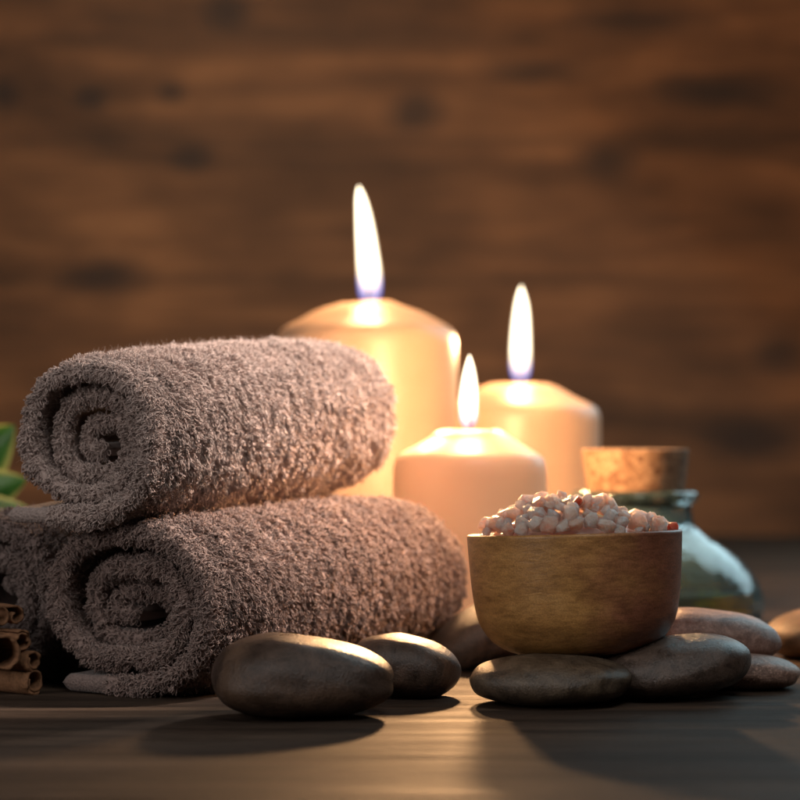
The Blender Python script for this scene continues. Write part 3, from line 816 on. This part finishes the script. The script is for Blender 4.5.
for rad_, step in ((0.0372, 0.0072), (0.0305, 0.0074)):        # the rows nearest the viewer
    n_ = int(rad_ * 2.7 / step)
    for i in range(n_ + 1):
        a = math.radians(-168) + math.radians(156) * (i + rs.uniform(-0.25, 0.25)) / n_
        r = rs.uniform(0.0034, 0.0054); x, y = (rad_ + rs.uniform(-1, 1) * 0.001) * math.cos(a), (rad_ + rs.uniform(-1, 1) * 0.001) * math.sin(a)
        if any(math.hypot(x - p, y - q) < (r + c) * 0.55 for p, q, c in spots): continue
        spots.append((x, y, r)); m, what, grp = salt_pick()
        crystal(x, y, HB + heap(x, y) + r * 0.2, r, m, what, group=grp)
ny = int(0.09 / sp) + 2
for iy in range(-ny, ny):
    for ix in range(-ny, ny):
        x = (ix + 0.5 * (iy % 2)) * sp + rs.uniform(-1, 1) * 0.0017; y = iy * sp * 0.87 + rs.uniform(-1, 1) * 0.0017
        r = rs.choice([0.0025, 0.0030, 0.0035, 0.0040, 0.0045, 0.0052, 0.0060])
        if math.hypot(x, y) > Rb - 0.0038 - r * 0.55: continue
        if y > 0.010: continue                         # the far slope is out of sight behind the top
        if any(math.hypot(x - a, y - b) < (r + c) * 0.44 for a, b, c in spots): continue
        spots.append((x, y, r))
        u = rs.random()
        m, what = (SALT, 'one of many pink salt crystals heaped in the wooden bowl') if u < 0.62 else ((SALT_W, 'one of the pale translucent salt crystals in the wooden bowl') if u < 0.82 else (SALT_R, 'one of the deeper orange salt crystals in the wooden bowl'))
        crystal(x, y, HB + heap(x, y) + rs.uniform(-0.0008, 0.0014) + r * 0.1, r, m, what, group={'p': 'pink salt crystals heaped in the bowl'}.get('p') if m is SALT else ('pale salt crystals heaped in the bowl' if m is SALT_W else 'orange salt crystals heaped in the bowl'))

# ------------------------------------------------------------------ bottle
dB = 1.29; sB = dB / F
bx = px(635, dB)
def zb(y): return H + (HZ - y) * sB
out_pts = [(0.0, 0.0), (0.055, 0.0), (0.0655, 0.0012), (0.0725, 0.0055), (127.5 * sB, zb(606)), (127 * sB, zb(596)), (122 * sB, zb(582)), (110 * sB, zb(565)), (93 * sB, zb(550)), (75 * sB, zb(538)), (61 * sB, zb(527)), (57 * sB, zb(517)), (56.5 * sB, zb(504))]
op = smooth_prof(out_pts, 110)
lip = [(58 * sB, zb(502)), (61.5 * sB, zb(500.5)), (63 * sB, zb(497)), (62.5 * sB, zb(493)), (60 * sB, zb(490.8)), (56 * sB, zb(490)), (51.5 * sB, zb(491.2)), (50 * sB, zb(494))]
th = 0.0032
ip = [(max(r - th, 0.0), z + (th if z < 0.02 else th * 0.4)) for r, z in op]
ip = [(min(r, 127 * sB - th), z) for r, z in ip if z < zb(508)]
ip[0] = (0.0, 0.0052)
ip = [(r, max(z, 0.0050)) for r, z in ip]
inn = [(50 * sB, zb(500))] + [(min(r, 50 * sB) if z > zb(527) else r, z) for r, z in reversed(ip)]
bottle = empty('oil_bottle', (bx, dB, 0))
tag(bottle, 'squat aqua glass bottle part filled with golden oil, behind the bowl', 'bottle')
link('glass_body', lathe('glass_body', op + lip + inn, 128), mat_glass(), bottle)
zo = zb(590)
oilp = [(0.0, 0.0054)] + [(max(r - 0.0003, 0), z + 0.0003) for r, z in ip[1:] if z < zo]
rl = oilp[-1][0]
oilp += [(rl, zo), (rl - 0.0015, zo - 0.0006), (0.0, zo - 0.0006)]
link('oil', lathe('oil', oilp, 128), mat_oil(), bottle)

rc0, rc1 = 46.5 * sB, 53.5 * sB
zc0, zc1 = zb(507), zb(449)
cork = lathe('cork_stopper', smooth_prof([(0, zc0), (rc0 * 0.9, zc0)], 8) + [(rc0 - 0.0004, zc0 + 0.0002), (rc0, zc0 + 0.0008)] +
             [(rc0 + (rc1 - rc0) * t, zc0 + (zc1 - zc0) * t) for t in np.linspace(0.05, 0.97, 24)] + [(rc1 - 0.0002, zc1 - 0.0005), (rc1 - 0.0009, zc1)] + [(rc1 * f, zc1) for f in (0.8, 0.5, 0.2, 0.0)], 96)
for v in cork.vertices:
    n = 0.00025 * vnoise(v.co.x * 300, v.co.y * 300, v.co.z * 300)
    v.co.x *= 1 + n / 0.03; v.co.y *= 1 + n / 0.03; v.co.z += n * 0.6
co = link('cork_stopper', cork, mat_cork()); co.location = (bx, dB, 0)
tag(co, 'tapered cork stopper pushed into the neck of the glass bottle', 'cork')

# ------------------------------------------------------------------ cinnamon
CIN = mat_cinnamon()
def quill(label, end, direction, R, L, turns, seed, double=True, th=0.0009):
    rng = random.Random(seed)
    z = Vector(direction).normalized(); x = z.cross(Vector((0, 0, 1))).normalized(); y = x.cross(z)
    pts = []
    if double:                                        # two scrolls rolled towards each other
        for t in np.linspace(turns, 0, 40):
            a = math.pi * 0.5 - t * 2 * math.pi; r = R * 0.55 * (1 - 0.62 * t / max(turns, .01))
            pts.append((-R * 0.5 + r * math.cos(a), r * math.sin(a)))
        for t in np.linspace(0, turns, 40):
            a = math.pi * 0.5 + t * 2 * math.pi; r = R * 0.55 * (1 - 0.62 * t / max(turns, .01))
            pts.append((R * 0.5 - r * math.cos(a - math.pi) * -1 if False else R * 0.5 + r * math.cos(math.pi - a), r * math.sin(a)))
    else:
        for t in np.linspace(0, turns, 70):
            a = -t * 2 * math.pi + seed; r = R * (1 - 0.34 * t / max(turns, .01))
            pts.append((r * math.cos(a), r * math.sin(a)))
    C = np.array(pts); T = nrm(np.gradient(C, axis=0)); N = np.stack([T[:, 1], -T[:, 0]], 1)
    t_ = th * (1 + 0.25 * np.array([vnoise(i * 0.2, seed, 0) for i in range(len(C))]))[:, None]
    loop = np.concatenate([C + N * t_ / 2, (C - N * t_ / 2)[::-1]])
    nl = 26; V, Q = [], []
    ex, ey, ez = np.array(x), np.array(y), np.array(z)
    E = np.array(end)
    m = len(loop)
    for k in range(nl):
        w = L * k / (nl - 1)
        for i in range(m):
            ww = w + (0.0013 * vnoise(loop[i, 0] * 400, loop[i, 1] * 400, seed) if k == 0 else 0)
            g = 1 + 0.07 * vnoise(loop[i, 0] * 150 + seed, loop[i, 1] * 150, w * 60)
            V.append(E + ex * loop[i, 0] * g + ey * loop[i, 1] * g + ez * ww)
    for k in range(nl - 1):
        for i in range(m):
            i2 = (i + 1) % m
            Q.append((k * m + i, k * m + i2, (k + 1) * m + i2, (k + 1) * m + i))
    h = m // 2
    for i in range(h - 1):                            # the cut end
        Q.append((i, m - 1 - i, m - 2 - i, i + 1))
    me = mesh_np('cinnamon_stick', np.array(V) - E, Q)
    o = link('cinnamon_stick', me, CIN); o.location = E
    bm = bmesh.new(); bm.from_mesh(me); bmesh.ops.recalc_face_normals(bm, faces=bm.faces); bm.to_mesh(me); bm.free()
    return tag(o, label, 'cinnamon stick', 'cinnamon sticks stacked at the left')
dC = 0.955
quill('uppermost cinnamon stick of the stack, with a double curled end', P(9, 617, dC), (-0.74, 0.66, 0.03), 0.0080, 0.09, 0.95, 1)
quill('small curled cinnamon stick just under the uppermost one', P(23, 641, dC), (-0.76, 0.64, 0.0), 0.0044, 0.09, 1.35, 2.1, double=False, th=0.0008)
quill('cinnamon stick whose open round end faces the viewer at the left edge', P(4, 654, 0.945), (-0.50, 0.86, 0.0), 0.0080, 0.09, 1.2, 3.3, double=False, th=0.0013)
quill('grey brown cinnamon stick second from the bottom of the stack', P(34, 661, dC), (-0.80, 0.60, 0.0), 0.0044, 0.09, 1.3, 4.4, double=False, th=0.0010)
quill('lowest cinnamon stick of the stack, lying on the table', P(35, 682, dC), (-0.82, 0.57, 0.0), 0.0052, 0.09, 1.4, 5.2, double=False, th=0.0011)

# ------------------------------------------------------------------ leafy plant behind the towels
LEAF = mat_leaf(); STEM = mat_plain('green_stem', (0.07, 0.10, 0.03), 0.6)
plant = empty('leafy_plant', (-0.30, 1.30, 0))
tag(plant, 'green leaves with pale edges peeping out behind the towels at the left edge', 'plant')
def leaf(base, tip, width, up, curl=0.2):
    base, tip = Vector(base), Vector(tip)
    ax = tip - base; L = ax.length; ax.normalize(); side = ax.cross(Vector(up)).normalized(); nn = side.cross(ax)
    V, Q, rim = [], [], []
    n, m = 24, 13
    for i in range(n):
        t = i / (n - 1); w = width * (math.sin(math.pi * min(1, t ** 0.8)) ** 0.8 + 0.004)
        for j in range(m):
            s = -1 + 2 * j / (m - 1)
            p = base + ax * L * t + side * w * s + nn * (abs(s) ** 1.5 * w * 0.35 - curl * L * t * t + 0.05 * w * math.sin(9 * t + 2 * s))
            V.append(p - plant.location); rim.append(abs(s))
    for i in range(n - 1):
        for j in range(m - 1): Q.append((i * m + j, i * m + j + 1, (i + 1) * m + j + 1, (i + 1) * m + j))
    me = mesh_np('leaf', [tuple(v) for v in V], Q)
    a = me.attributes.new('rim', 'FLOAT', 'POINT'); a.data.foreach_set('value', np.array(rim, np.float32))
    return link('leaf', me, LEAF, plant)
dL = 1.30
leaf(P(-60, 505, dL), P(14, 425, dL), 0.021, (0.1, -1, 0.3), 0.02)
leaf(P(-70, 520, dL - .02), P(26, 478, dL - .02), 0.019, (0.0, -1, 0.5), 0.03)
leaf(P(-70, 520, dL - .03), P(32, 510, dL - .03), 0.013, (0.0, -1, 0.6), 0.0)
leaf(P(-70, 520, dL + .02), P(-50, 400, dL + .02), 0.022, (0.3, -1, 0.2), 0.03)
V, Q = [], []
st = [Vector((-0.30, 1.30, 0.0)), Vector((-0.292, 1.30, 0.03)), P(-70, 520, dL), P(-62, 500, dL)]
for i, p in enumerate(st):
    for j in range(8):
        a = j * math.pi / 4; V.append(p - plant.location + Vector((0.0022 * math.cos(a), 0.0022 * math.sin(a), 0)))
for i in range(len(st) - 1):
    for j in range(8): Q.append((i * 8 + j, i * 8 + (j + 1) % 8, (i + 1) * 8 + (j + 1) % 8, (i + 1) * 8 + j))
link('stem', mesh_np('stem', [tuple(v) for v in V], Q), STEM, plant)

# ------------------------------------------------------------------ light
def area(name, loc, target, size, power, col, size_y=None):
    li = bpy.data.lights.new(name, 'AREA'); li.energy = power; li.color = col; li.size = size
    if size_y: li.shape = 'RECTANGLE'; li.size_y = size_y
    o = bpy.data.objects.new(name, li); COL.objects.link(o); o.location = loc
    o.rotation_euler = (Vector(target) - Vector(loc)).to_track_quat('-Z', 'Y').to_euler()
    return o
area('front_fill', (-0.85, 0.10, 0.48), (0, 0.98, 0.06), 0.6, 3.9, (1.0, 0.92, 0.87))  # unseen soft area lamp added as fill on the front faces
area('back_light', (0.72, 1.88, 0.60), (0.14, 1.25, 0.06), 0.75, 5.0, (0.62, 0.90, 1.0))  # unseen cyan lamp added to reflect in the bottle's shoulder
def spot(name, loc, target, power, col, deg, blend, soft):
    li = bpy.data.lights.new(name, 'SPOT'); li.energy = power; li.color = col
    li.spot_size = math.radians(deg); li.spot_blend = blend; li.shadow_soft_size = soft
    o = bpy.data.objects.new(name, li); COL.objects.link(o); o.location = loc
    o.rotation_euler = (Vector(target) - Vector(loc)).to_track_quat('-Z', 'Y').to_euler()
spot('rim_spot', (0.33, 1.72, 0.46), (-0.085, 1.03, 0.135), 25, (1.0, 0.78, 0.62), 17, 0.7, 0.05)  # unseen spot added to brighten the upper towel from behind
spot('towel_spot', (0.52, 1.18, 0.74), (-0.055, 1.05, 0.125), 125, (1.0, 0.82, 0.70), 17, 0.75, 0.05)  # unseen narrow spot added to light the upper towel's right side
spot('glow_spot', (0.50, 1.25, 0.33), (-0.025, 1.06, 0.075), 62, (1.0, 0.50, 0.22), 15, 0.8, 0.03)  # unseen orange spot added for the amber light on the lower towel
spot('wall_spot', (-0.18, 1.62, 0.95), (-0.18, 2.46, 0.42), 9.5, (1.0, 0.82, 0.60), 64, 1.0, 0.25)  # unseen spot added because the flames hardly reach the wall
area('top_light', (0.25, 0.25, 0.95), (0.10, 1.05, 0.05), 0.45, 3.4, (1.0, 0.95, 0.90))  # unseen overhead lamp added as fill for salt, cork and stones
w = bpy.data.worlds.new('World'); scene.world = w; w.use_nodes = True
nt = w.node_tree; bg = nt.nodes['Background']
bg.inputs['Color'].default_value = (0.5, 0.45, 0.42, 1); bg.inputs['Strength'].default_value = 0.05

# ------------------------------------------------------------------ camera
cam = bpy.data.cameras.new('camera'); co_ = bpy.data.objects.new('camera', cam); COL.objects.link(co_)
co_.location = (0, 0, H); co_.rotation_euler = (math.pi / 2, 0, 0)
cam.sensor_width = 36; cam.lens = F / 800 * 36; cam.shift_y = (HZ - 400) / 800
cam.clip_start = 0.02; cam.clip_end = 20
cam.dof.use_dof = True; cam.dof.focus_distance = 0.925; cam.dof.aperture_fstop = (cam.lens / 1000) / 0.0115; cam.dof.aperture_blades = 0
scene.camera = co_

scene.view_settings.view_transform = 'Standard'; scene.view_settings.look = 'None'; scene.view_settings.exposure = 0
cy = scene.cycles
cy.use_denoising = True
try: cy.denoiser = 'OPENIMAGEDENOISE'; cy.denoising_input_passes = 'RGB_ALBEDO_NORMAL'
except Exception: pass
cy.use_adaptive_sampling = True; cy.adaptive_threshold = 0.02; cy.adaptive_min_samples = 16
cy.max_bounces = 10; cy.transmission_bounces = 10; cy.diffuse_bounces = 3; cy.glossy_bounces = 3; cy.transparent_max_bounces = 16
cy.sample_clamp_indirect = 4.0
cy.caustics_reflective = False; cy.caustics_refractive = False
